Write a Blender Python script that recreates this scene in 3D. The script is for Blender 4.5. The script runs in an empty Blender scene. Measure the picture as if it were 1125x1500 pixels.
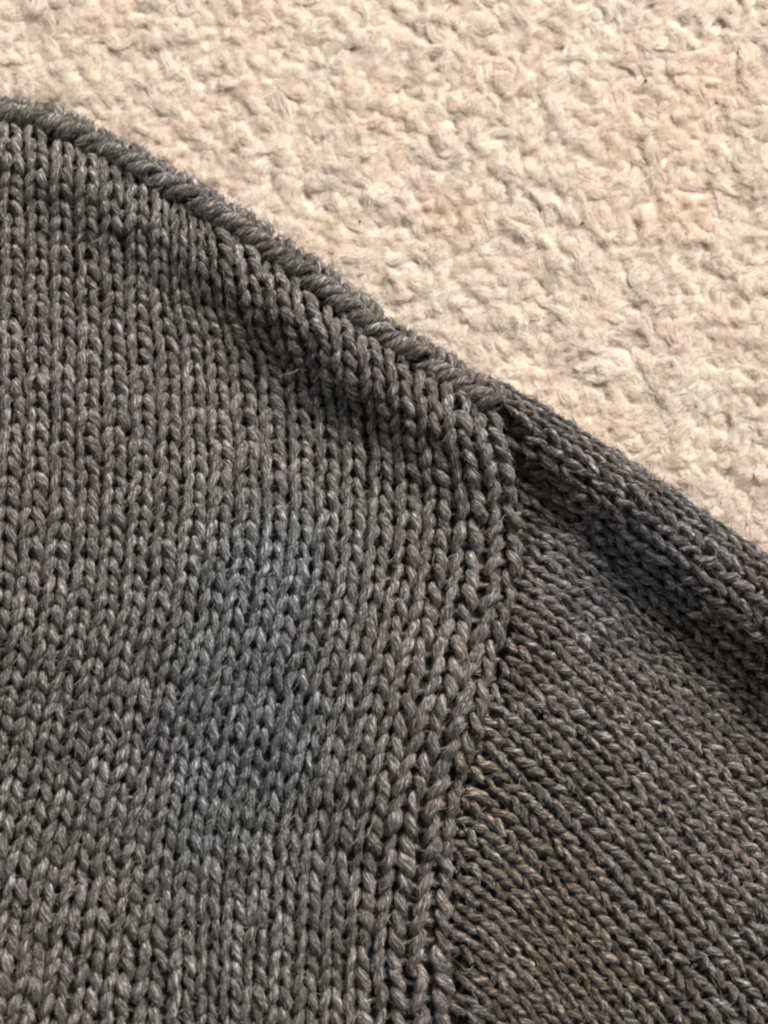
import bpy, math
import numpy as np
from mathutils import Vector, Matrix

# ------------------------------------------------------------------ camera, light, exposure
S = 1e-4                       # one photo pixel on the cloth is 0.1 mm
PW, PH = 1125.0, 1500.0
DIST, TILT = 0.190, math.radians(10.0)
VFOV = 2 * math.atan(75.0 / 190.0)
AIM = np.array([0.0, 0.0, 0.006])
scene = bpy.context.scene
col = scene.collection

cam_data = bpy.data.cameras.new('camera')
cam = bpy.data.objects.new('camera', cam_data)
col.objects.link(cam)
scene.camera = cam
cam_data.sensor_fit = 'VERTICAL'
cam_data.sensor_height = 24.0
cam_data.lens = 12.0 / math.tan(VFOV / 2)
cam_data.clip_start = 0.01
cam_data.clip_end = 20.0
cam_loc = AIM + DIST * np.array([0.0, -math.sin(TILT), math.cos(TILT)])
cam.location = cam_loc
cam.rotation_euler = (TILT, 0, 0)
cam_data.dof.use_dof = True
cam_data.dof.focus_distance = 0.1865
cam_data.dof.aperture_fstop = cam_data.lens / 2.4

world = bpy.data.worlds.new('World')
scene.world = world
world.use_nodes = True
bg = world.node_tree.nodes['Background']
bg.inputs['Color'].default_value = (1.0, 0.94, 0.87, 1)
bg.inputs['Strength'].default_value = 0.19

ld = bpy.data.lights.new('ceiling_lamp', 'AREA')
ld.shape = 'DISK'
ld.size = 0.72
ld.energy = 20.5
ld.color = (1.0, 0.92, 0.83)
lamp = bpy.data.objects.new('ceiling_lamp', ld)
col.objects.link(lamp)
lamp.location = (0.41, 0.70, 0.55)
lamp.rotation_euler = (Vector((0, 0, 0)) - Vector(lamp.location)).to_track_quat('-Z', 'Y').to_euler()

scene.view_settings.view_transform = 'Standard'
scene.view_settings.look = 'None'
scene.view_settings.exposure = 0.0
scene.view_settings.gamma = 1.0
scene.view_settings.use_curve_mapping = False
scene.cycles.filter_width = 2.3

rng = np.random.default_rng(11)

# camera basis, for turning a photo pixel and a height into a point of the place
_ct, _st = math.cos(TILT), math.sin(TILT)
C_RIGHT = np.array([1.0, 0, 0])
C_UP = np.array([0, _ct, _st])
C_FWD = np.array([0, _st, -_ct])
_k = math.tan(VFOV / 2) / (PH / 2)


def at(px, py, h):
    """points seen at photo pixel (px, py) and h pixels (0.1 mm) above the carpet"""
    px, py, h = np.broadcast_arrays(np.asarray(px, float), np.asarray(py, float), np.asarray(h, float))
    dx = (px - PW / 2) * _k
    dy = -(py - PH / 2) * _k
    d = C_FWD + dx[..., None] * C_RIGHT + dy[..., None] * C_UP
    t = (h * S - cam_loc[2]) / d[..., 2]
    return cam_loc + d * t[..., None]


# ------------------------------------------------------------------ small maths helpers
def smooth_interp(x, xp, fp):
    """monotone-ish cubic (Catmull-Rom) interpolation with linear ends"""
    xp = np.asarray(xp, float); fp = np.asarray(fp, float)
    m = np.gradient(fp, xp)
    x = np.asarray(x, float)
    i = np.clip(np.searchsorted(xp, x) - 1, 0, len(xp) - 2)
    h = xp[i + 1] - xp[i]
    t = (x - xp[i]) / h
    tc = np.clip(t, 0, 1)
    r = ((2 * tc**3 - 3 * tc**2 + 1) * fp[i] + (tc**3 - 2 * tc**2 + tc) * h * m[i]
         + (-2 * tc**3 + 3 * tc**2) * fp[i + 1] + (tc**3 - tc**2) * h * m[i + 1])
    r = r + np.where(t < 0, t * h * m[0], 0) + np.where(t > 1, (t - 1) * h * m[-1], 0)
    return r


def sstep(a, b, x):
    t = np.clip((np.asarray(x, float) - a) / (b - a), 0, 1)
    return t * t * (3 - 2 * t)


_NO = [(rng.uniform(0, 6.28), rng.uniform(0, 6.28), rng.uniform(0.75, 1.35), rng.uniform(-1, 1)) for _ in range(10)]


def wob(x, y, scale, seed=0):
    """smooth low-frequency wobble about -1..1"""
    r = 0
    for q in range(4):
        a, b, f, g = _NO[(q + seed) % 10]
        ang = a + seed
        r = r + np.sin((x * math.cos(ang) + y * math.sin(ang)) * f * 6.28 / scale + b + 1.7 * seed + np.sin(y * f * 4 / scale + a) * g)
    return r / 2.6


# ------------------------------------------------------------------ outline of the garment (photo pixels)
EDGE = np.array([(-700, 60), (-480, 84), (-260, 108), (-120, 126), (0, 141), (44, 146), (98, 163), (155, 190), (200, 214), (247, 241), (300, 271), (354, 305),
                 (410, 344), (472, 385), (520, 424), (567, 461), (622, 497), (678, 534), (715, 558), (755, 580),
                 (800, 608), (858, 642), (924, 679), (975, 713), (1019, 748), (1075, 787), (1125, 823), (1220, 895), (1340, 985)], float)
EDGE_Y = lambda x: np.interp(x, EDGE[:, 0], EDGE[:, 1])
SEAM = np.array([(715, 540), (731, 585), (742, 628), (757, 700), (757, 760), (752, 830), (735, 920), (716, 1000), (702, 1060), (680, 1120),
                 (662, 1180), (655, 1260), (656, 1340), (660, 1420), (664, 1500), (668, 1600), (672, 1720)], float)
SEAM_X = lambda y: smooth_interp(y, SEAM[:, 1], SEAM[:, 0])


def edge_dist(x, y):
    """distance inside the outline, in pixels (negative outside)"""
    x = np.asarray(x, float); y = np.asarray(y, float)
    best = np.full(x.shape, 1e9)
    for a, b in zip(EDGE[:-1], EDGE[1:]):
        ab = b - a
        t = np.clip(((x - a[0]) * ab[0] + (y - a[1]) * ab[1]) / (ab @ ab), 0, 1)
        best = np.minimum(best, np.hypot(x - a[0] - t * ab[0], y - a[1] - t * ab[1]))
    return np.where(y >= EDGE_Y(x), best, -best)


def roll(d, R, top):
    """rounded rim: height at distance d inside the outline"""
    q = np.clip((R - d) / R, 0, 0.999)
    return top * np.sqrt(1 - q * q)


def h_body(x, y):
    d = edge_dist(x, y)
    amp = smooth_interp(x, [-200, 0, 120, 300, 430, 560, 680, 760], [0.08, 0.16, 0.30, 0.66, 1.08, 0.85, 0.36, 0.20])
    base = smooth_interp(d, [-10, 18, 36, 80, 150, 260, 420, 700, 1200], [34, 56, 50, 78, 72, 74, 94, 110, 118])
    fold = -56 * amp * np.exp(-((d - 172) / np.where(d < 172, 72.0, 145.0)) ** 2) + 5 * amp * np.exp(-((d - 70) / 40.0) ** 2)
    h = base + fold
    ds = SEAM_X(y) - x
    deep = smooth_interp(y, [560, 640, 760, 900, 1050, 1200, 1600], [0, 8, 24, 24, 20, 16, 16])
    h = h - deep * np.exp(-(np.clip(ds, -10, 1e9) / 22.0) ** 2) - 8 * np.exp(-(ds / 9.0) ** 2)
    h = h + 3.0 * wob(x, y, 210, 1) + 6 * wob(x, y, 520, 3) * sstep(200, 420, d)
    return np.maximum(h, -2)


def h_sleeve(x, y):
    d = edge_dist(x, y)
    dv = smooth_interp(x, [700, 800, 870, 1000, 1125, 1300], [94, 114, 144, 178, 204, 230])
    wid = smooth_interp(x, [700, 800, 900, 1125, 1300], [44, 54, 70, 84, 90])
    base = smooth_interp(d, [-10, 16, 50, 110, 200, 320, 500, 900], [30, 54, 66, 66, 62, 66, 76, 86])
    fold = -(66 + 14 * sstep(770, 960, x)) * np.exp(-((d - dv) / np.where(d < dv, wid * 1.15, wid * 1.8)) ** 2)
    h = base + fold + 14 * sstep(770, 960, x) * sstep(0, 60, d)
    ds = x - SEAM_X(y)
    deep = smooth_interp(y, [560, 640, 760, 900, 1050, 1200, 1600], [4, 16, 26, 22, 14, 10, 10])
    h = h - deep * np.exp(-(np.clip(ds, -10, 1e9) / 30.0) ** 2) - 12 * np.exp(-(ds / 9.0) ** 2)
    h = h + 3.0 * wob(x, y, 230, 5) + 4 * wob(x, y, 500, 7) * sstep(200, 420, d)
    return np.maximum(h, -2)


# ------------------------------------------------------------------ materials
def new_mat(name):
    m = bpy.data.materials.new(name)
    m.use_nodes = True
    nt = m.node_tree
    for n in list(nt.nodes):
        nt.nodes.remove(n)
    out = nt.nodes.new('ShaderNodeOutputMaterial')
    b = nt.nodes.new('ShaderNodeBsdfPrincipled')
    nt.links.new(b.outputs[0], out.inputs['Surface'])
    return m, nt, b


def node(nt, kind, **kw):
    n = nt.nodes.new(kind)
    for k, v in kw.items():
        setattr(n, k, v)
    return n


def ramp(nt, stops):
    r = nt.nodes.new('ShaderNodeValToRGB')
    e = r.color_ramp.elements
    while len(e) > 1:
        e.remove(e[0])
    e[0].position, e[0].color = stops[0][0], (*stops[0][1], 1)
    for p, c in stops[1:]:
        x = e.new(p)
        x.color = (*c, 1)
    return r


def mixc(nt, a, b, fac, mode='MIX'):
    n = nt.nodes.new('ShaderNodeMix')
    n.data_type = 'RGBA'
    n.blend_type = mode
    for s, v in ((n.inputs[0], fac), (n.inputs[6], a), (n.inputs[7], b)):
        if hasattr(v, 'links'):
            nt.links.new(v, s)
        elif isinstance(v, tuple):
            s.default_value = (*v, 1)
        else:
            s.default_value = v
    return n.outputs[2]


def noise(nt, vec, scale, detail=2.0, rough=0.5):
    n = nt.nodes.new('ShaderNodeTexNoise')
    n.inputs['Scale'].default_value = scale
    n.inputs['Detail'].default_value = detail
    n.inputs['Roughness'].default_value = rough
    if vec is not None:
        nt.links.new(vec, n.inputs['Vector'])
    return n


def blob(nt, pos, centre, radius):
    """soft round patch: 1 at the centre, 0 past the radius"""
    d = node(nt, 'ShaderNodeVectorMath', operation='DISTANCE')
    nt.links.new(pos, d.inputs[0])
    d.inputs[1].default_value = centre
    mr = node(nt, 'ShaderNodeMapRange', interpolation_type='SMOOTHSTEP')
    nt.links.new(d.outputs['Value'], mr.inputs['Value'])
    mr.inputs['From Min'].default_value = radius
    mr.inputs['From Max'].default_value = radius * 0.15
    return mr.outputs[0]


def yarn_material(name, gain=1.0):
    m, nt, b = new_mat(name)
    fib = node(nt, 'ShaderNodeAttribute', attribute_name='fib')
    rnd = node(nt, 'ShaderNodeAttribute', attribute_name='rnd')
    mp = node(nt, 'ShaderNodeMapping')
    mp.inputs['Scale'].default_value = (0.085, 0.40, 0.40)
    nt.links.new(fib.outputs['Vector'], mp.inputs['Vector'])
    n1 = noise(nt, mp.outputs[0], 1.0, 2.5, 0.62)
    r1 = ramp(nt, [(0.30, (0.024, 0.023, 0.0224)), (0.41, (0.062, 0.0588, 0.0571)), (0.51, (0.120, 0.1140, 0.1105)),
                   (0.59, (0.225, 0.2145, 0.208)), (0.70, (0.48, 0.46, 0.447))])
    nt.links.new(n1.outputs['Fac'], r1.inputs[0])
    geo = node(nt, 'ShaderNodeNewGeometry')
    # camera blotches and fold shade painted in soft patches: cool, plum and brown greys
    p = geo.outputs['Position']
    nA = noise(nt, p, 30.0, 2.0, 0.5)
    nB = noise(nt, p, 45.0, 2.0, 0.5)
    rA = ramp(nt, [(0.38, (0.97, 0.99, 1.03)), (0.5, (1.0, 1.0, 0.99)), (0.64, (1.02, 0.995, 0.97))])
    nt.links.new(nA.outputs['Fac'], rA.inputs[0])
    rB = ramp(nt, [(0.40, (0.99, 1.01, 0.99)), (0.52, (1, 1, 1)), (0.62, (1.02, 0.985, 1.0))])
    nt.links.new(nB.outputs['Fac'], rB.inputs[0])
    c = mixc(nt, r1.outputs[0], rA.outputs[0], 1.0, 'MULTIPLY')
    c = mixc(nt, c, rB.outputs[0], 1.0, 'MULTIPLY')
    for (px, py, rad, tint, k) in ((420, 820, 170, (0.90, 0.99, 1.10), 0.8), (370, 960, 240, (0.84, 0.955, 1.10), 0.9), (320, 1140, 250, (0.83, 0.95, 1.10), 0.9),
                                   (720, 1150, 100, (1.08, 1.0, 0.85), 0.8), (775, 1280, 150, (1.10, 1.0, 0.82), 0.9), (845, 1440, 200, (1.15, 1.02, 0.82), 0.95),
                                   (695, 1110, 60, (1.08, 1.0, 0.86), 0.4), (930, 840, 210, (0.80, 0.93, 1.12), 0.9), (450, 545, 150, (0.90, 0.98, 1.10), 0.7),  # cool tints at the sleeve fold and body hollow paint in their shade
                                   (1040, 1280, 260, (1.07, 0.97, 0.98), 0.9), (780, 960, 130, (1.06, 0.97, 0.97), 0.8), (770, 640, 80, (0.92, 0.98, 1.12), 0.8)):
        q = at(px, py, 70)
        f = blob(nt, p, tuple(q), rad * S)
        mu = node(nt, 'ShaderNodeMath', operation='MULTIPLY')
        nt.links.new(f, mu.inputs[0])
        mu.inputs[1].default_value = k
        c = mixc(nt, c, tint, mu.outputs[0], 'MULTIPLY')
    # each stitch a touch lighter or darker
    mr = node(nt, 'ShaderNodeMapRange')
    nt.links.new(rnd.outputs['Fac'], mr.inputs['Value'])
    mr.inputs['To Min'].default_value = 0.74 * gain
    mr.inputs['To Max'].default_value = 1.28 * gain
    vm = node(nt, 'ShaderNodeVectorMath', operation='SCALE')
    nt.links.new(c, vm.inputs[0])
    nt.links.new(mr.outputs[0], vm.inputs['Scale'])
    nt.links.new(vm.outputs[0], b.inputs['Base Color'])
    b.inputs['Roughness'].default_value = 0.95
    b.inputs['Specular IOR Level'].default_value = 0.05
    b.inputs['Sheen Weight'].default_value = 0.10
    b.inputs['Sheen Roughness'].default_value = 0.5
    bp = node(nt, 'ShaderNodeBump')
    bp.inputs['Strength'].default_value = 0.85
    bp.inputs['Distance'].default_value = 2.6 * S
    nt.links.new(n1.outputs['Fac'], bp.inputs['Height'])
    nt.links.new(bp.outputs[0], b.inputs['Normal'])
    return m


def plain_material(name, colr, rough=0.85):
    m, nt, b = new_mat(name)
    geo = node(nt, 'ShaderNodeNewGeometry')
    n = noise(nt, geo.outputs['Position'], 900.0, 3.0, 0.6)
    lo = tuple(v * 0.7 for v in colr); hi = tuple(min(v * 1.3, 1) for v in colr)
    r = ramp(nt, [(0.3, lo), (0.7, hi)])
    nt.links.new(n.outputs['Fac'], r.inputs[0])
    nt.links.new(r.outputs[0], b.inputs['Base Color'])
    b.inputs['Roughness'].default_value = rough
    b.inputs['Specular IOR Level'].default_value = 0.2
    return m


def carpet_material(name, fibre=False):
    m, nt, b = new_mat(name)
    geo = node(nt, 'ShaderNodeNewGeometry')
    p = geo.outputs['Position']
    rnd = node(nt, 'ShaderNodeAttribute', attribute_name='rnd')
    r0 = ramp(nt, [(0.0, (0.86, 0.75, 0.665)), (0.35, (0.90, 0.82, 0.748)), (0.7, (0.92, 0.855, 0.795)), (1.0, (0.935, 0.885, 0.835))])
    nt.links.new(rnd.outputs['Fac'], r0.inputs[0])
    nA = noise(nt, p, 26.0, 3.0, 0.55)
    rA = ramp(nt, [(0.36, (1.0, 0.965, 0.92)), (0.45, (1.0, 0.985, 0.97)), (0.53, (0.995, 0.995, 0.985)), (0.64, (1.0, 0.965, 0.965))])
    nt.links.new(nA.outputs['Fac'], rA.inputs[0])
    c = mixc(nt, r0.outputs[0], rA.outputs[0], 1.0, 'MULTIPLY')
    for (px, py, rad, tint, k) in ((660, 325, 85, (0.92, 0.84, 0.75), 0.6), (560, 170, 120, (1.0, 0.96, 0.90), 0.6),
                                   (1050, 120, 110, (0.98, 0.93, 0.88), 0.5), (140, 60, 120, (0.98, 0.93, 0.90), 0.5)):
        f = blob(nt, p, tuple(at(px, py, 0)), rad * S)
        mu = node(nt, 'ShaderNodeMath', operation='MULTIPLY')
        nt.links.new(f, mu.inputs[0]); mu.inputs[1].default_value = k
        c = mixc(nt, c, tint, mu.outputs[0], 'MULTIPLY')
    if not fibre:
        fib = node(nt, 'ShaderNodeAttribute', attribute_name='fib')
        mp = node(nt, 'ShaderNodeMapping')
        mp.inputs['Scale'].default_value = (0.060, 0.34, 0.34)
        nt.links.new(fib.outputs['Vector'], mp.inputs['Vector'])
        n1 = noise(nt, mp.outputs[0], 1.0, 3.0, 0.6)
        rr = ramp(nt, [(0.28, (0.90, 0.88, 0.86)), (0.6, (1.0, 1.0, 1.0))])
        nt.links.new(n1.outputs['Fac'], rr.inputs[0])
        c = mixc(nt, c, rr.outputs[0], 1.0, 'MULTIPLY')
        bp = node(nt, 'ShaderNodeBump')
        bp.inputs['Strength'].default_value = 0.7
        bp.inputs['Distance'].default_value = 3.0 * S
        nt.links.new(n1.outputs['Fac'], bp.inputs['Height'])
        nt.links.new(bp.outputs[0], b.inputs['Normal'])
    nt.links.new(c, b.inputs['Base Color'])
    if fibre:
        # thin fibres let part of the light through
        tr = node(nt, 'ShaderNodeBsdfTranslucent')
        nt.links.new(c, tr.inputs['Color'])
        mx = node(nt, 'ShaderNodeMixShader')
        mx.inputs[0].default_value = 0.12
        nt.links.new(b.outputs[0], mx.inputs[1]); nt.links.new(tr.outputs[0], mx.inputs[2])
        nt.links.new(mx.outputs[0], [n for n in nt.nodes if n.type == 'OUTPUT_MATERIAL'][0].inputs['Surface'])
    b.inputs['Roughness'].default_value = 0.9
    b.inputs['Specular IOR Level'].default_value = 0.15
    b.inputs['Sheen Weight'].default_value = 0.15
    b.inputs['Subsurface Weight'].default_value = 0.0 if fibre else 0.9
    b.inputs['Subsurface Radius'].default_value = (1.0, 0.88, 0.76)
    b.inputs['Subsurface Scale'].default_value = 22 * S
    return m


M_YARN = yarn_material('grey_heather_yarn', 1.22)
M_LINING = plain_material('grey_knit_inside', (0.085, 0.082, 0.079))
def fuzz_material(name):
    m, nt, b = new_mat(name)
    rnd = node(nt, 'ShaderNodeAttribute', attribute_name='rnd')
    r = ramp(nt, [(0.0, (0.03, 0.03, 0.029)), (0.45, (0.09, 0.088, 0.085)), (0.8, (0.22, 0.216, 0.208)), (1.0, (0.52, 0.51, 0.49))])
    nt.links.new(rnd.outputs['Fac'], r.inputs[0])
    nt.links.new(r.outputs[0], b.inputs['Base Color'])
    b.inputs['Roughness'].default_value = 0.65
    b.inputs['Specular IOR Level'].default_value = 0.3
    return m


M_FUZZ = fuzz_material('grey_yarn_fuzz')
M_PILE = carpet_material('cream_pile')
M_PILE_FIBRE = carpet_material('cream_pile_fibre', True)
M_BACKING = plain_material('carpet_backing', (0.66, 0.54, 0.42))
M_LINT = plain_material('pale_lint', (0.55, 0.50, 0.43))
M_SPECK = plain_material('dark_grit', (0.06, 0.045, 0.035))


# ------------------------------------------------------------------ mesh helpers
def mesh_object(name, verts, quads, mat, parent=None, fib=None, rnd=None, smooth=True):
    me = bpy.data.meshes.new(name)
    verts = np.asarray(verts, np.float32).reshape(-1, 3)
    quads = np.asarray(quads, np.int32).reshape(-1, 4)
    me.vertices.add(len(verts))
    me.vertices.foreach_set('co', verts.ravel())
    me.loops.add(quads.size)
    me.loops.foreach_set('vertex_index', quads.ravel())
    me.polygons.add(len(quads))
    me.polygons.foreach_set('loop_start', np.arange(0, quads.size, 4, dtype=np.int32))
    me.polygons.foreach_set('use_smooth', np.full(len(quads), smooth))
    if fib is not None:
        a = me.attributes.new('fib', 'FLOAT_VECTOR', 'POINT')
        a.data.foreach_set('vector', np.asarray(fib, np.float32).ravel())
    if rnd is not None:
        a = me.attributes.new('rnd', 'FLOAT', 'POINT')
        a.data.foreach_set('value', np.asarray(rnd, np.float32).ravel())
    me.update(calc_edges=True)
    me.validate()
    me.materials.append(mat)
    o = bpy.data.objects.new(name, me)
    col.objects.link(o)
    if parent is not None:
        o.parent = parent
    return o


def tubes(P, R, sides, lobes=3, lobe=0.13, twist=0.16, up=None, rnd=None, squash=1.0, rough=0.0):
    """P (N,T,3) centre lines in metres, R (N,T) radii in px -> verts, quads, fib, rnd for N plied yarns"""
    N, T, _ = P.shape
    tan = np.gradient(P, axis=1)
    tan /= np.linalg.norm(tan, axis=2, keepdims=True) + 1e-12
    if up is None:
        up = np.array([0.0, 0.0, 1.0])
    up = np.broadcast_to(up, P.shape)
    a = np.cross(tan, up)
    na = np.linalg.norm(a, axis=2, keepdims=True)
    a = np.where(na > 1e-3, a / (na + 1e-12), np.array([1.0, 0, 0]))
    b = np.cross(a, tan)
    seg = np.linalg.norm(np.diff(P, axis=1), axis=2) / S
    s = np.concatenate([np.zeros((N, 1)), np.cumsum(seg, axis=1)], axis=1)
    phi = np.linspace(0, 2 * math.pi, sides, endpoint=False)
    ph0 = rng.uniform(0, 6.28, (N, 1, 1))
    psi = phi[None, None, :] - twist * s[:, :, None] + ph0
    rad = R[:, :, None] * (1 + lobe * np.cos(lobes * psi)) * (1 + rough * rng.standard_normal(psi.shape))
    V = P[:, :, None, :] + (a[:, :, None, :] * np.cos(phi)[None, None, :, None]
                            + b[:, :, None, :] * (squash * np.sin(phi))[None, None, :, None]) * (rad * S)[..., None]
    off = rng.uniform(0, 900, (N, 1, 1))
    F = np.stack([np.broadcast_to(s[:, :, None] + off, psi.shape), rad * np.cos(psi) + off * 0.37, rad * np.sin(psi)], axis=-1)
    idx = np.arange(N * T * sides).reshape(N, T, sides)
    A = idx[:, :-1, :]; B = idx[:, 1:, :]
    Q = np.stack([A, np.roll(A, -1, 2), np.roll(B, -1, 2), B], axis=-1).reshape(-1, 4)
    if rnd is None:
        rnd = rng.uniform(0, 1, N)
    RN = np.broadcast_to(np.asarray(rnd).reshape(N, -1)[:, :1, None], psi.shape)
    return V.reshape(-1, 3), Q, F.reshape(-1, 3), RN.reshape(-1)


def hair_object(name, P, R, mat, parent=None, rnd=None):
    """P (N,T,3), R (N,T) px radii -> a curves object of fine fibres"""
    N, T, _ = P.shape
    cu = bpy.data.hair_curves.new(name)
    cu.add_curves([T] * N)
    cu.attributes['position'].data.foreach_set('vector', P.astype(np.float32).ravel())
    ra = cu.attributes.get('radius') or cu.attributes.new('radius', 'FLOAT', 'POINT')
    ra.data.foreach_set('value', (R * S).astype(np.float32).ravel())
    if rnd is not None:
        a = cu.attributes.new('rnd', 'FLOAT', 'CURVE')
        a.data.foreach_set('value', np.asarray(rnd, np.float32))
    cu.materials.append(mat)
    o = bpy.data.objects.new(name, cu)
    col.objects.link(o)
    if parent is not None:
        o.parent = parent
    return o


def thing(name, label, cat, loc):
    o = bpy.data.objects.new(name, None)
    o.empty_display_size = 0.01
    o.location = loc
    col.objects.link(o)
    o['label'] = label
    o['category'] = cat
    return o


# ------------------------------------------------------------------ the carpet
def build_carpet():
    g = 1.2
    n = 60
    xs = np.linspace(-g, g, n + 1)
    X, Y = np.meshgrid(xs, xs)
    V = np.stack([X, Y, np.full_like(X, -36 * S)], -1).reshape(-1, 3)
    idx = np.arange((n + 1) ** 2).reshape(n + 1, n + 1)
    Q = np.stack([idx[:-1, :-1], idx[:-1, 1:], idx[1:, 1:], idx[1:, :-1]], -1).reshape(-1, 4)
    base = mesh_object('carpet', V, Q, M_BACKING)
    base['kind'] = 'structure'
    # matted plush pile: curled bundles of fibre pressed together, raised where each one lies
    G = 2.4
    X0, Y0, X1, Y1 = -430.0, -380.0, 1620.0, 1230.0
    nx, ny = int((X1 - X0) / G) + 1, int((Y1 - Y0) / G) + 1
    gx, gy = np.meshgrid(X0 + G * np.arange(nx), Y0 + G * np.arange(ny))
    # ragged outlines: look the bundles up at slightly shifted places
    wx = gx + 3.0 * wob(gx, gy, 38, 1) + 1.0 * wob(gx, gy, 15, 5) + rng.normal(0, 0.25, gx.shape)
    wy = gy + 3.0 * wob(gx, gy, 35, 3) + 1.0 * wob(gx, gy, 16, 7) + rng.normal(0, 0.25, gx.shape)
    Hm = np.full(gx.shape, -7.0)
    tone = np.full(gx.shape, 0.5)
    fu = np.zeros(gx.shape); fv = np.zeros(gx.shape); fd = np.zeros(gx.shape)
    step = 17.0
    tx, ty = np.meshgrid(np.arange(X0 + 20, X1 - 20, step), np.arange(Y0 + 20, Y1 - 20, step))
    tx = (tx + rng.uniform(-0.6, 0.6, tx.shape) * step).ravel(); ty = (ty + rng.uniform(-0.6, 0.6, ty.shape) * step).ravel()
    keep = edge_dist(tx, ty) < 90
    tx, ty = tx[keep], ty[keep]
    N = len(tx)
    ang = rng.uniform(0, 2 * math.pi, N)
    curv = rng.normal(0, 0.034, N)                       # bend, radians per pixel
    half = rng.uniform(9, 30, N)
    rad = rng.uniform(8.5, 17.0, N)
    lift = rng.normal(-1.5, 1.7, N) + 3.0 * wob(tx, ty, 130, 4) + 0.12 * (rad - 10)
    slope = rng.normal(0, 0.12, N)
    tn = np.clip(0.5 + 0.13 * rng.standard_normal(N) + 0.10 * wob(tx, ty, 150, 6), 0, 1)
    for i in range(N):
        R = half[i] + rad[i] + 3
        a0 = max(int((tx[i] - R - X0) / G), 0); a1 = min(int((tx[i] + R - X0) / G) + 2, nx)
        b0 = max(int((ty[i] - R - Y0) / G), 0); b1 = min(int((ty[i] + R - Y0) / G) + 2, ny)
        if a1 <= a0 or b1 <= b0:
            continue
        ex = wx[b0:b1, a0:a1] - tx[i]; ey = wy[b0:b1, a0:a1] - ty[i]
        ca, sa = math.cos(ang[i]), math.sin(ang[i])
        u = ex * ca + ey * sa; v = -ex * sa + ey * ca
        v = v - curv[i] * u * u * 0.5
        uc = np.clip(u, -half[i], half[i])
        taper = 1 - 0.45 * (uc / half[i]) ** 2
        dd = np.hypot(u - uc, v) / (rad[i] * taper)
        hh = lift[i] + slope[i] * uc + 6.5 * taper * np.sqrt(np.clip(1 - dd * dd, 0, 1)) - 40 * np.clip(dd - 1, 0, 1) - 3.0 * (1 - taper)
        hh = hh + 0.9 * np.sin(u * 0.22 + i) * (dd < 1)
        w = Hm[b0:b1, a0:a1]
        win = hh > w
        w[win] = hh[win]
        tone[b0:b1, a0:a1][win] = tn[i]
        fu[b0:b1, a0:a1][win] = u[win] + i * 37.0
        fv[b0:b1, a0:a1][win] = (v + 0.25 * u)[win] + i * 11.0
        fd[b0:b1, a0:a1][win] = (ang[i] + curv[i] * u)[win]
    k = np.array([0.22, 0.56, 0.22])
    def blur(A):
        A = k[0] * np.roll(A, 1, 0) + k[1] * A + k[2] * np.roll(A, -1, 0)
        return k[0] * np.roll(A, 1, 1) + k[1] * A + k[2] * np.roll(A, -1, 1)
    Hm = blur(Hm); tone = blur(blur(tone))
    Hm = Hm + rng.normal(0, 0.30, Hm.shape)
    V = at(gx, gy, Hm).reshape(-1, 3)
    idx = np.arange(nx * ny).reshape(ny, nx)
    Q = np.stack([idx[:-1, :-1], idx[1:, :-1], idx[1:, 1:], idx[:-1, 1:]], -1)
    ok = edge_dist(gx[:-1, :-1], gy[:-1, :-1]) < 48
    Q = Q[ok].reshape(-1, 4)
    used = np.unique(Q); remap = -np.ones(nx * ny, int); remap[used] = np.arange(len(used))
    F = np.stack([fu, fv, np.zeros_like(fu)], -1).reshape(-1, 3)
    pile = mesh_object('carpet_pile', V[used], remap[Q], M_PILE, base, F[used], tone.reshape(-1)[used])
    pile['kind'] = 'stuff'
    # curls: loose hooked locks of fibre lying over the matted pile
    step = 24.0
    qx, qy = np.meshgrid(np.arange(X0 + 50, X1 - 50, step), np.arange(Y0 + 50, Y1 - 50, step))
    qx = (qx + rng.uniform(-0.7, 0.7, qx.shape) * step).ravel(); qy = (qy + rng.uniform(-0.7, 0.7, qy.shape) * step).ravel()
    keep = edge_dist(qx, qy) < 25
    qx, qy = qx[keep], qy[keep]
    NC, K, M = len(qx), 9, 96
    th0 = rng.uniform(0, 2 * math.pi, NC)
    ln = rng.uniform(26, 66, NC)
    cv = rng.normal(0, 1.5, NC) + np.where(rng.random(NC) < 0.3, rng.choice([-2.6, 2.6], NC), 0)
    rb = rng.uniform(4.5, 9.5, NC)
    tq = np.linspace(0, 1, K)
    th = th0[:, None] + cv[:, None] * (tq[None, :] - 0.5) + 0.35 * np.sin(7 * tq[None, :] + th0[:, None] * 3)
    cx = qx[:, None] + np.cumsum(np.cos(th) * (ln / K)[:, None], 1); cy = qy[:, None] + np.cumsum(np.sin(th) * (ln / K)[:, None], 1)
    def samp0(A, x, y):
        return A[np.clip(((y - Y0) / G + 0.5).astype(int), 0, ny - 1), np.clip(((x - X0) / G + 0.5).astype(int), 0, nx - 1)]
    base_h = samp0(blur(blur(blur(blur(Hm)))), cx, cy)
    base_h = 0.5 * base_h + 0.5 * base_h.mean(1, keepdims=True)
    cz = base_h + 0.3 + rng.uniform(-1.5, 1.5, (NC, 1)) - 4.0 * np.abs(2 * tq[None, :] - 1) ** 3
    nxv, nyv = -np.sin(th), np.cos(th)
    prof = 0.45 + 0.55 * np.sin(math.pi * np.clip(tq * 0.9 + 0.05, 0, 1))
    aa = rng.uniform(0, 2 * math.pi, (NC, M, 1)) + rng.normal(0, 0.9, (NC, 1, 1)) * tq[None, None, :] * 1.5
    rr = np.sqrt(rng.uniform(0.15, 1, (NC, M, 1))) * rb[:, None, None] * prof[None, None, :]
    off = rr * np.cos(aa); offz = 0.45 * rr * np.sin(aa)
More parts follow.
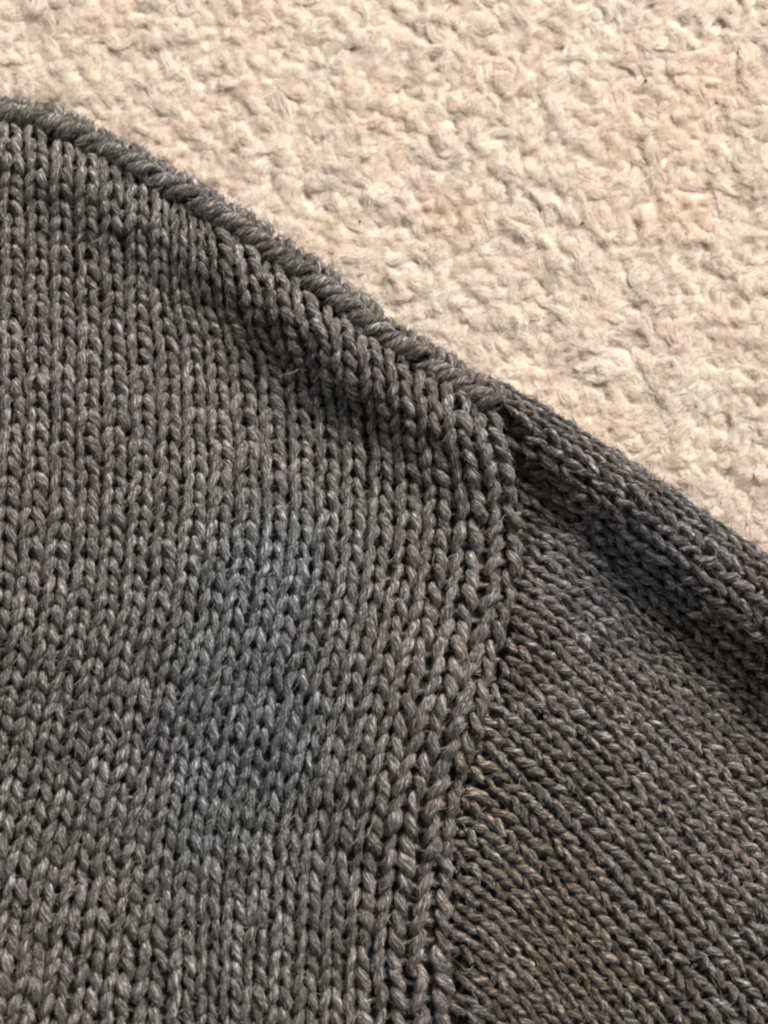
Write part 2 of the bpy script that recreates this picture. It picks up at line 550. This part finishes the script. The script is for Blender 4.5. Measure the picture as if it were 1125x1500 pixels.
    jit = rng.normal(0, 0.35, (2, NC, M, K)) + rng.normal(0, 2.6, (2, NC, M, 1)) * (np.abs(2 * tq - 1) ** 2)
    LX = cx[:, None, :] + nxv[:, None, :] * off + jit[0]; LY = cy[:, None, :] + nyv[:, None, :] * off + jit[1]
    LZ = cz[:, None, :] + offz
    P = at(LX, LY, LZ).reshape(-1, K, 3)
    tc = np.clip(0.62 + 0.12 * rng.standard_normal(NC), 0, 1)
    LR = np.broadcast_to((0.37 - 0.19 * tq ** 2)[None, :], (NC * M, K))
    lk = hair_object('carpet_lock', P, LR, M_PILE_FIBRE, base, np.clip(np.repeat(tc, M) + rng.normal(0, 0.03, NC * M), 0, 1))
    lk['kind'] = 'stuff'
    # fine fibres frizzing off the bundles
    n2, K = 650000, 6
    hx = rng.uniform(X0 + 40, X1 - 40, n2); hy = rng.uniform(Y0 + 40, Y1 - 40, n2)
    keep = edge_dist(hx, hy) < 40
    hx, hy = hx[keep], hy[keep]
    n2 = len(hx)
    def samp(A, x, y):
        return A[np.clip(((y - Y0) / G + 0.5).astype(int), 0, ny - 1), np.clip(((x - X0) / G + 0.5).astype(int), 0, nx - 1)]
    th = samp(fd, hx, hy) + rng.normal(0, 0.6, n2)
    ln = rng.gamma(4.0, 3.0, n2)
    cu = rng.normal(0, 0.05, n2)
    x, y = hx.copy(), hy.copy()
    pts = np.zeros((n2, K, 3))
    up = rng.exponential(2.6, n2)
    for q in range(K):
        f = q / (K - 1)
        h = samp(Hm, x, y) + 0.25 + up * (f if q else 0)
        pts[:, q] = np.stack([x, y, h], -1)
        x = x + np.cos(th + cu * ln * f) * ln / (K - 1); y = y + np.sin(th + cu * ln * f) * ln / (K - 1)
    # keep each fibre supple: smooth its heights
    hz = pts[:, :, 2]
    hz[:, 1:-1] = np.maximum((hz[:, :-2] + hz[:, 1:-1] + hz[:, 2:]) / 3, hz[:, 1:-1] - 1.0)
    P = at(pts[:, :, 0], pts[:, :, 1], hz)
    HR = np.broadcast_to(np.linspace(0.30, 0.14, K)[None, :], (n2, K))
    fr_o = hair_object('carpet_fibre', P, HR, M_PILE_FIBRE, base, np.clip(samp(tone, hx, hy) + 0.10, 0, 1))
    fr_o['kind'] = 'stuff'
    return base


# ------------------------------------------------------------------ knitted loops
def loop_curve(T, swing, reach):
    """one knitted loop in stitch units: x across the column, y down the column, z off the cloth"""
    t = np.linspace(-math.pi, math.pi, T)
    x = t / (2 * math.pi) + swing * np.sin(2 * t)
    y = reach * np.cos(t)
    z = -np.cos(2 * t)
    return t, x, y, z


def knit_column(name, surf, hfun, u0, vs, parent, r0, depth, width=1.0, T=21, sides=10, swing=0.19, reach=0.88, loose=1.0):
    """all stitches of one column: surf(u, v) -> photo pixel, hfun(px, py) -> height"""
    N = len(vs)
    if N == 0:
        return None
    t, lx, ly, lz = loop_curve(T, swing, reach)
    jx = loose * rng.normal(0, 0.04, (N, 1)); jy = loose * rng.normal(0, 0.13, (N, 1))
    ax = 1 + rng.normal(0, 0.05, (N, 1))
    lean = loose * rng.normal(0, 0.08, (N, 1))
    leg = np.sin(t)[None, :] ** 2
    U = u0 + (lx[None, :] * (1 + (ax - 1) * leg) + (jx + lean * ly[None, :]) * leg) * width
    Vv = vs[:, None] + ly[None, :] * (1 + rng.normal(0, 0.06, (N, 1)) * leg) + jy * leg
    e = 0.06
    def pos(u, v):
        px, py = surf(u, v)
        return at(px, py, hfun(px, py))
    P0 = pos(U, Vv)
    du = pos(U + e, Vv) - pos(U - e, Vv)
    dv = pos(U, Vv + e) - pos(U, Vv - e)
    nrm = np.cross(du, dv)
    nrm /= np.linalg.norm(nrm, axis=2, keepdims=True) + 1e-12
    nrm = np.where(nrm[..., 2:3] < 0, -nrm, nrm)
    su = np.linalg.norm(du, axis=2) / (2 * e) / S          # local column pitch in px
    sv = np.linalg.norm(dv, axis=2) / (2 * e) / S
    pitch = np.clip(np.minimum(su, 1.72 * sv), 22, 47)
    side = np.where(t[None, :] > 0, rng.normal(0, 1, (N, 1)), rng.normal(0, 1, (N, 1)))
    dz = depth * pitch * (lz[None, :] + 0.28 * side * leg)
    P = P0 + nrm * (dz * S)[..., None]
    fat = 1 + 0.13 * np.where(t[None, :] > 0, rng.normal(0, 1, (N, 1)), rng.normal(0, 1, (N, 1))) * leg
    R = r0 * pitch * (0.52 + 0.50 * leg ** 1.3) * fat
    V, Q, F, RN = tubes(P, R, sides, lobes=3, lobe=0.09, twist=0.075, up=nrm, rough=0.085)
    FUZZ.append((P[:, 2:-1], R[:, 2:-1], nrm[:, 2:-1]))
    return mesh_object(name, V, Q, M_YARN, parent, F, RN)


FUZZ = []

# ---- body panel: where each column of stitches runs (column number from the seam -> x at height y)
KY = np.array([120, 300, 440, 530, 628, 700, 811, 900, 955, 1050, 1150, 1240, 1380, 1500, 1680], float)
KK = np.array([-1, 0, 1, 2, 3, 6, 9, 12, 17, 22], float)
KX = np.array([
    #  -1    0    1    2    3    6    9    12   17   22
    [700, 660, 620, 580, 540, 415, 305, 232, 56, -130],
    [708, 668, 630, 592, 552, 425, 310, 236, 56, -130],
    [722, 684, 644, 604, 566, 446, 328, 238, 54, -132],
    [735, 694, 655, 614, 580, 470, 352, 245, 55, -135],
    [752, 713, 671, 630, 593, 478, 359, 246, 54, -138],
    [774, 732, 686, 640, 600, 479, 362, 246, 52, -140],
    [786, 735, 681, 634, 593, 475, 357, 240, 47, -148],
    [774, 723, 668, 618, 577, 460, 341, 230, 38, -158],
    [757, 706, 655, 604, 564, 446, 330, 219, 27, -170],
    [738, 684, 630, 580, 540, 424, 310, 199, 4, -196],
    [712, 656, 602, 553, 513, 399, 291, 178, -20, -222],
    [695, 639, 584, 535, 496, 384, 279, 160, -44, -250],
    [688, 628, 568, 523, 486, 375, 270, 138, -76, -290],
    [690, 630, 569, 522, 484, 373, 264, 120, -104, -322],
    [694, 634, 572, 523, 483, 370, 256, 94, -140, -370]], float)


def body_x(k, y):
    k = np.asarray(k, float); y = np.asarray(y, float)
    k, y = np.broadcast_arrays(k, y)
    i = np.clip(np.searchsorted(KY, y) - 1, 1, len(KY) - 3)
    # Catmull-Rom down the column
    rows = [smooth_rows(k, i + q) for q in (-1, 0, 1, 2)]
    y0, y1, y2, y3 = KY[i - 1], KY[i], KY[i + 1], KY[i + 2]
    h = y2 - y1
    t = np.clip((y - y1) / h, -1.2, 1.5)
    m1 = (rows[2] - rows[0]) / (y2 - y0) * h
    m2 = (rows[3] - rows[1]) / (y3 - y1) * h
    return ((2 * t**3 - 3 * t**2 + 1) * rows[1] + (t**3 - 2 * t**2 + t) * m1 + (-2 * t**3 + 3 * t**2) * rows[2] + (t**3 - t**2) * m2)


def smooth_rows(k, i):
    r = np.zeros(k.shape)
    j = np.clip(np.searchsorted(KK, k) - 1, 0, len(KK) - 2)
    f = (k - KK[j]) / (KK[j + 1] - KK[j])
    m = KX[i, j] * (1 - f) + KX[i, j + 1] * f
    return m


ROWY = [60.0]
while ROWY[-1] < 1680:
    ROWY.append(ROWY[-1] + float(np.interp(ROWY[-1], [60, 300, 420, 560, 700, 800, 950, 1200, 1500], [22.5, 22.5, 21.5, 22.0, 24.0, 25.5, 27.5, 28.5, 29.0])))
ROWY = np.array(ROWY)


def body_surf(u, v):
    """u = minus the column number, v = row number"""
    yc = np.interp(v, np.arange(len(ROWY)), ROWY)
    x0 = body_x(-u, yc)
    sl = 0.20 * sstep(820, 1250, yc) * (1 - 0.9 * sstep(330, 560, x0))
    y = yc + sl * (x0 - 330) + 0.05 * np.clip(x0 - 330, 0, 400) * sstep(520, 760, yc)
    y = y + 2.0 * wob(x0, yc, 260, 8)
    return body_x(-u, y) + 1.6 * wob(x0, yc, 190, 9), y


# ---- sleeve panel: columns leave the armhole seam and run down to the right
SL_S = [566.0, 590.0]
while SL_S[-1] < 1800:
    SL_S.append(SL_S[-1] + float(np.interp(SL_S[-1], [590, 680, 760, 900, 1100, 1400, 1700], [44, 42, 34, 35, 40, 46, 46])))
SL_S = np.array(SL_S)


def _sl_par(s0):
    a0 = np.radians(np.interp(s0, [570, 650, 760, 900, 1100, 1300, 1600], [31.5, 33, 34, 34, 36, 36, 38]))
    a1 = np.radians(np.interp(s0, [570, 650, 760, 900, 1100, 1300, 1600], [34.0, 37, 41, 44, 47, 49, 51]))
    return a0, a1, np.interp(s0, [570, 700, 900, 1300], [24.0, 22.0, 20.5, 23.0])


# rows of the sleeve run square to its columns, so each column starts some rows further on than its neighbour
_p = _sl_par(SL_S)
SL_G = np.concatenate([[0], np.cumsum(np.diff(SL_S) * np.sin(0.35 * _p[0] + 0.65 * _p[1])[:-1] / _p[2][:-1])])


def sleeve_surf(u, v):
    """u = column number from the shoulder edge, v = row number"""
    v = v - smooth_interp(u, np.arange(len(SL_G)), SL_G)
    s0 = np.interp(u, np.arange(len(SL_S)), SL_S)
    s0 = np.where(u < 0, SL_S[0] + u * 24.0, s0)
    x0 = SEAM_X(s0) + 10
    a0, a1, step = _sl_par(s0)
    s = v * step
    ln = 210.0
    # angle eases from a0 to a1 over ln pixels; integrate it in closed form along small steps
    q = np.linspace(0, 1, 9)
    ss = s[..., None] * q
    an = a0[..., None] + (a1 - a0)[..., None] * sstep(-20, ln, ss)
    w = np.full(9, 1 / 8.0); w[0] = w[-1] = 1 / 16.0
    dx = (np.cos(an) * w).sum(-1) * s
    dy = (np.sin(an) * w).sum(-1) * s
    x = x0 + dx
    y = s0 + dy
    y = y + 1.6 * wob(x, y, 200, 4)
    return x, y


def build_sweater():
    q = at(500, 950, 0)
    sw = thing('sweater', 'charcoal grey heather knitted sweater lying flat on the cream carpet, shoulder seam in view', 'sweater', (0, 0, 0))

    # body panel: inside face of the cloth, with its stitch columns on it
    def sheet(name, xs, ys, inside, hfun, drop, parent):
        X, Y = np.meshgrid(xs, ys)
        Hh = hfun(X, Y) - drop
        V = at(X, Y, Hh).reshape(-1, 3)
        n0, n1 = X.shape
        idx = np.arange(n0 * n1).reshape(n0, n1)
        Q = np.stack([idx[:-1, :-1], idx[1:, :-1], idx[1:, 1:], idx[:-1, 1:]], -1)
        cx = (X[:-1, :-1] + X[1:, 1:]) / 2; cy = (Y[:-1, :-1] + Y[1:, 1:]) / 2
        Q = Q[inside(cx, cy)].reshape(-1, 4)
        used = np.unique(Q)
        remap = -np.ones(n0 * n1, int); remap[used] = np.arange(len(used))
        return mesh_object(name, V[used], remap[Q], M_LINING, parent)

    xs = np.arange(-490, 1330, 9.0); ys = np.arange(80, 1690, 9.0)
    body = sheet('body_panel', xs, ys, lambda x, y: (edge_dist(x, y) > 10) & (x < SEAM_X(y) - 14 + 14 * sstep(820, 960, y)), h_body, 17.0, sw)
    slv = sheet('sleeve_panel', xs, ys, lambda x, y: (edge_dist(x, y) > 10) & (x > SEAM_X(y) - 10), h_sleeve, 15.0, sw)

    groove = 36.0
    for k in range(0, 31):
        vs = np.arange(0, len(ROWY) - 1).astype(float) + (0.0 if k % 2 else 0.04)
        px, py = body_surf(np.full_like(vs, -float(k)), vs)
        ok = (edge_dist(px, py) > groove) & (px > -480) & (px < 1300) & (py < 1660)
        knit_column('stitch_column', body_surf, h_body, -float(k), vs[ok], body, 0.178, 0.17)
    for j in range(0, len(SL_S) - 1):
        vs = np.ceil(SL_G[j]) + np.arange(0, 34).astype(float)
        px, py = sleeve_surf(np.full_like(vs, float(j)), vs)
        ok = (px < 1310) & (py < 1660) & (edge_dist(px, py) > -2)
        knit_column('stitch_column', sleeve_surf, h_sleeve, float(j), vs[ok], slv, 0.165, 0.155, swing=0.205, reach=0.84, loose=1.25)

    # shoulder edge: a chain of slanted stitches along the folded rim, joining front to back
    seg = np.hypot(*np.diff(EDGE, axis=0).T)
    cum = np.concatenate([[0], np.cumsum(seg)])
    tot = float(np.interp(742, EDGE[:, 0], cum))
    pitch = 19.0

    def edge_pt(q):
        return smooth_interp(q, cum, EDGE[:, 0]), smooth_interp(q, cum, EDGE[:, 1])

    def rim_at(q, phi, R, cd=28.0, ch=40.0):
        """round the rim: q along the edge, phi = 0 on the inside, 90 deg on top, 180 deg on the outside"""
        x, y = edge_pt(q); x2, y2 = edge_pt(q + 3.0); x1, y1 = edge_pt(q - 3.0)
        tx, ty = x2 - x1, y2 - y1
        l = np.hypot(tx, ty)
        # the stations are points at mid height; the rim's round section stands in world space about them
        c = at(x - ty / l * cd, y + tx / l * cd, ch)
        n = np.stack([-ty / l, -tx / l, np.zeros_like(l)], -1)       # inward, in world axes (photo y runs down)
        return c + (n * np.cos(phi)[..., None] + np.array([0, 0, 1.0]) * np.sin(phi)[..., None]) * (np.asarray(R) * S)[..., None], n

    T = 15
    t = np.linspace(0, 1, T)
    arms, radii, ups = [], [], []
    nst = int(tot / 17.0)
    sgrid = 6 + 17.0 * np.arange(nst)
    for (f0, f1, slant, shift) in ((2, 148, 44, 0.0), (128, 235, -24, 7.0)):
        st = sgrid + shift + rng.normal(0, 2.0, nst)
        ph = np.radians(f0 + (f1 - f0) * t)[None, :] + rng.normal(0, 0.08, (nst, 1))
        q = st[:, None] + (slant + rng.normal(0, 5, (nst, 1))) * (t - 0.5)[None, :]
        bulge = np.sin(math.pi * t)[None, :]
        Rr = 8.5 + 16.0 * bulge ** 0.7 + rng.normal(0, 1.2, (nst, 1))
        P, n = rim_at(q, ph, Rr)
        arms.append(P)
        radii.append((4.2 + 3.8 * bulge) * (1 + rng.normal(0, 0.08, (nst, 1))))
        ups.append(n * np.cos(ph)[..., None] + np.array([0, 0, 1.0]) * np.sin(ph)[..., None])
    A = np.concatenate(arms); Rad = np.concatenate(radii); Up = np.concatenate(ups)
    V, Q, F, RN = tubes(A, Rad, 10, lobes=3, lobe=0.10, twist=0.09, up=Up, rough=0.06)
    mesh_object('shoulder_edge', V, Q, M_YARN, sw, F, RN)
    pad = lambda a: np.concatenate([np.repeat(a[:, :1], 1, 1), a, np.repeat(a[:, -1:], 1, 1), a[:, -1:]], 1)
    FUZZ.append((pad(A), pad(Rad), pad(Up)))
    q = np.arange(0, tot, 6.0)
    P, n = rim_at(q, np.zeros_like(q), np.zeros_like(q))
    V, Q, F, RN = tubes(P[None], np.full((1, len(q)), 10.0), 10, lobe=0.0)
    mesh_object('seam_allowance', V, Q, M_LINING, sw)

    # where the cloth turns under, the first column of the back shows past the sleeve's rim
    def under_surf(u, v):
        q = v * 21.0
        x, y = edge_pt(q); x2, y2 = edge_pt(q + 2.0); x1, y1 = edge_pt(q - 2.0)
        tx, ty = x2 - x1, y2 - y1
        l = np.hypot(tx, ty)
        d = 9 + 6 * u
        return x - ty / l * d, y + tx / l * d

    def under_h(x, y):
        return 24 + (edge_dist(x, y) - 9) * 4.2
    vs2 = np.arange(int(tot / 21.0), int(cum[-1] / 21.0) - 2).astype(float)
    knit_column('back_edge', under_surf, under_h, 0.0, vs2, sw, 0.30, 0.12)

    # back panel: the layer underneath, resting on the carpet
    X, Y = np.meshgrid(np.arange(-490, 1330, 12.0), np.arange(80, 1690, 12.0))
    d = edge_dist(X, Y)
    V = at(X, Y, 6 - 34 * sstep(15, 110, d)).reshape(-1, 3)
    n0, n1 = X.shape
    idx = np.arange(n0 * n1).reshape(n0, n1)
    Q = np.stack([idx[:-1, :-1], idx[1:, :-1], idx[1:, 1:], idx[:-1, 1:]], -1)
    Q = Q[d[:-1, :-1] > 16].reshape(-1, 4)
    used = np.unique(Q); remap = -np.ones(n0 * n1, int); remap[used] = np.arange(len(used))
    mesh_object('back_panel', V[used], remap[Q], M_LINING, sw)

    # armhole seam: sewing yarn that dips in and out along the join
    sy = np.arange(600, 1660, 2.6)
    sx = SEAM_X(sy) + 2.0 + 1.5 * np.sin(sy / 9.0)
    hz = h_sleeve(sx, sy) - 3 + 4.0 * np.sin(sy / 13.0 * 2)
    P = at(sx, sy, hz)[None]
    R = np.full((1, len(sy)), 5.0) * (1 + 0.15 * np.sin(sy / 13.0)[None])
    V, Q, F, RN = tubes(P, R, 9, lobes=2, lobe=0.15, twist=0.25, rnd=np.array([0.1]))
    mesh_object('armhole_seam', V, Q, M_YARN, sw, F, RN)

    # fuzz: fine loose fibres standing off the yarn
    Ps, Rs, Ns = [], [], []
    for P, R, nn in FUZZ:
        Ps.append(P.reshape(-1, P.shape[1], 3)); Rs.append(R); Ns.append(nn)
    Pa = np.concatenate(Ps); Ra = np.concatenate(Rs); Na = np.concatenate(Ns)
    Nst, T, _ = Pa.shape
    M, K = 120, 6
    pick = np.repeat(np.arange(Nst), M)
    n2 = len(pick)
    i0 = rng.integers(0, T - 1, n2)
    p0 = Pa[pick, i0]; tn = Pa[pick, i0 + 1] - p0
    tn /= np.linalg.norm(tn, axis=1, keepdims=True) + 1e-9
    nn = Na[pick, i0]
    sd = np.cross(tn, nn)
    a0 = rng.uniform(0.0, math.pi, n2)[:, None]
    out = sd * np.cos(a0) + nn * np.sin(a0)
    ln = rng.gamma(3.0, 2.3, n2)[:, None]
    sg = np.where(rng.random(n2) < 0.5, -1.0, 1.0)[:, None]
    tw = rng.normal(0, 0.8, (n2, 1))
    lift = rng.exponential(0.24, n2)[:, None]
    H = np.zeros((n2, K, 3))
    for q in range(K):
        f = q / (K - 1)
        dirn = tn * sg * (ln * f) + out * (Ra[pick, i0][:, None] * 1.0 + lift * ln * f) + np.cross(tn, out) * (tw * ln * 0.45 * f * f + 2.0 * sg * f)
        H[:, q] = p0 + dirn * S
    H += rng.normal(0, 0.25, H.shape) * S
    HR = np.broadcast_to(np.linspace(0.34, 0.16, K)[None], (n2, K))
    fz = hair_object('yarn_fuzz', H, HR, M_FUZZ, sw, rng.uniform(0, 1, n2))
    fz['kind'] = 'stuff'
    return sw


def strand(name, pts, r, mat, label, cat):
    pts = np.asarray(pts, float)
    tt = np.linspace(0, len(pts) - 1, 24)
    px = smooth_interp(tt, np.arange(len(pts)), pts[:, 0]); py = smooth_interp(tt, np.arange(len(pts)), pts[:, 1]); hh = smooth_interp(tt, np.arange(len(pts)), pts[:, 2])
    P = at(px, py, hh)
    V, Q, F, RN = tubes(P[None], np.full((1, 24), r), 6, lobe=0.0)
    o = mesh_object(name, V, Q, mat)
    o['label'] = label
    o['category'] = cat
    return o


build_carpet()
build_sweater()
strand('lint_fibre', [(408, 552, 62), (418, 548, 66), (428, 546, 68), (437, 541, 70)], 0.38, M_LINT,
       'short pale lint fibre caught on the dark fold of the sweater', 'lint')
strand('loose_hair', [(868, 274, 16), (895, 277, 18), (920, 277, 17), (946, 276, 14)], 0.5, M_LINT,
       'fine straight pale hair lying across the carpet tufts', 'hair')


def grit(px, py, r, label):
    t = np.linspace(-1, 1, 7)
    P = at(px + t * r, py + 0.4 * t * r, np.full(7, 9.0))
    V, Q, F, RN = tubes(P[None], (r * np.sqrt(np.clip(1.02 - t * t, 0.02, 1)))[None], 8, lobe=0.2, twist=0.5, rough=0.1)
    o = mesh_object('grit', V, Q, M_SPECK)
    o['label'] = label
    o['category'] = 'grit'
    o['group'] = 'specks of grit in the carpet'


grit(946, 118, 2.0, 'tiny dark speck in the carpet pile near the top right corner of the view')
grit(853, 327, 2.0, 'tiny dark speck in the carpet pile just below the fine pale hair')
grit(527, 325, 1.8, 'tiny dark speck in the carpet pile close to the middle of the shoulder edge')
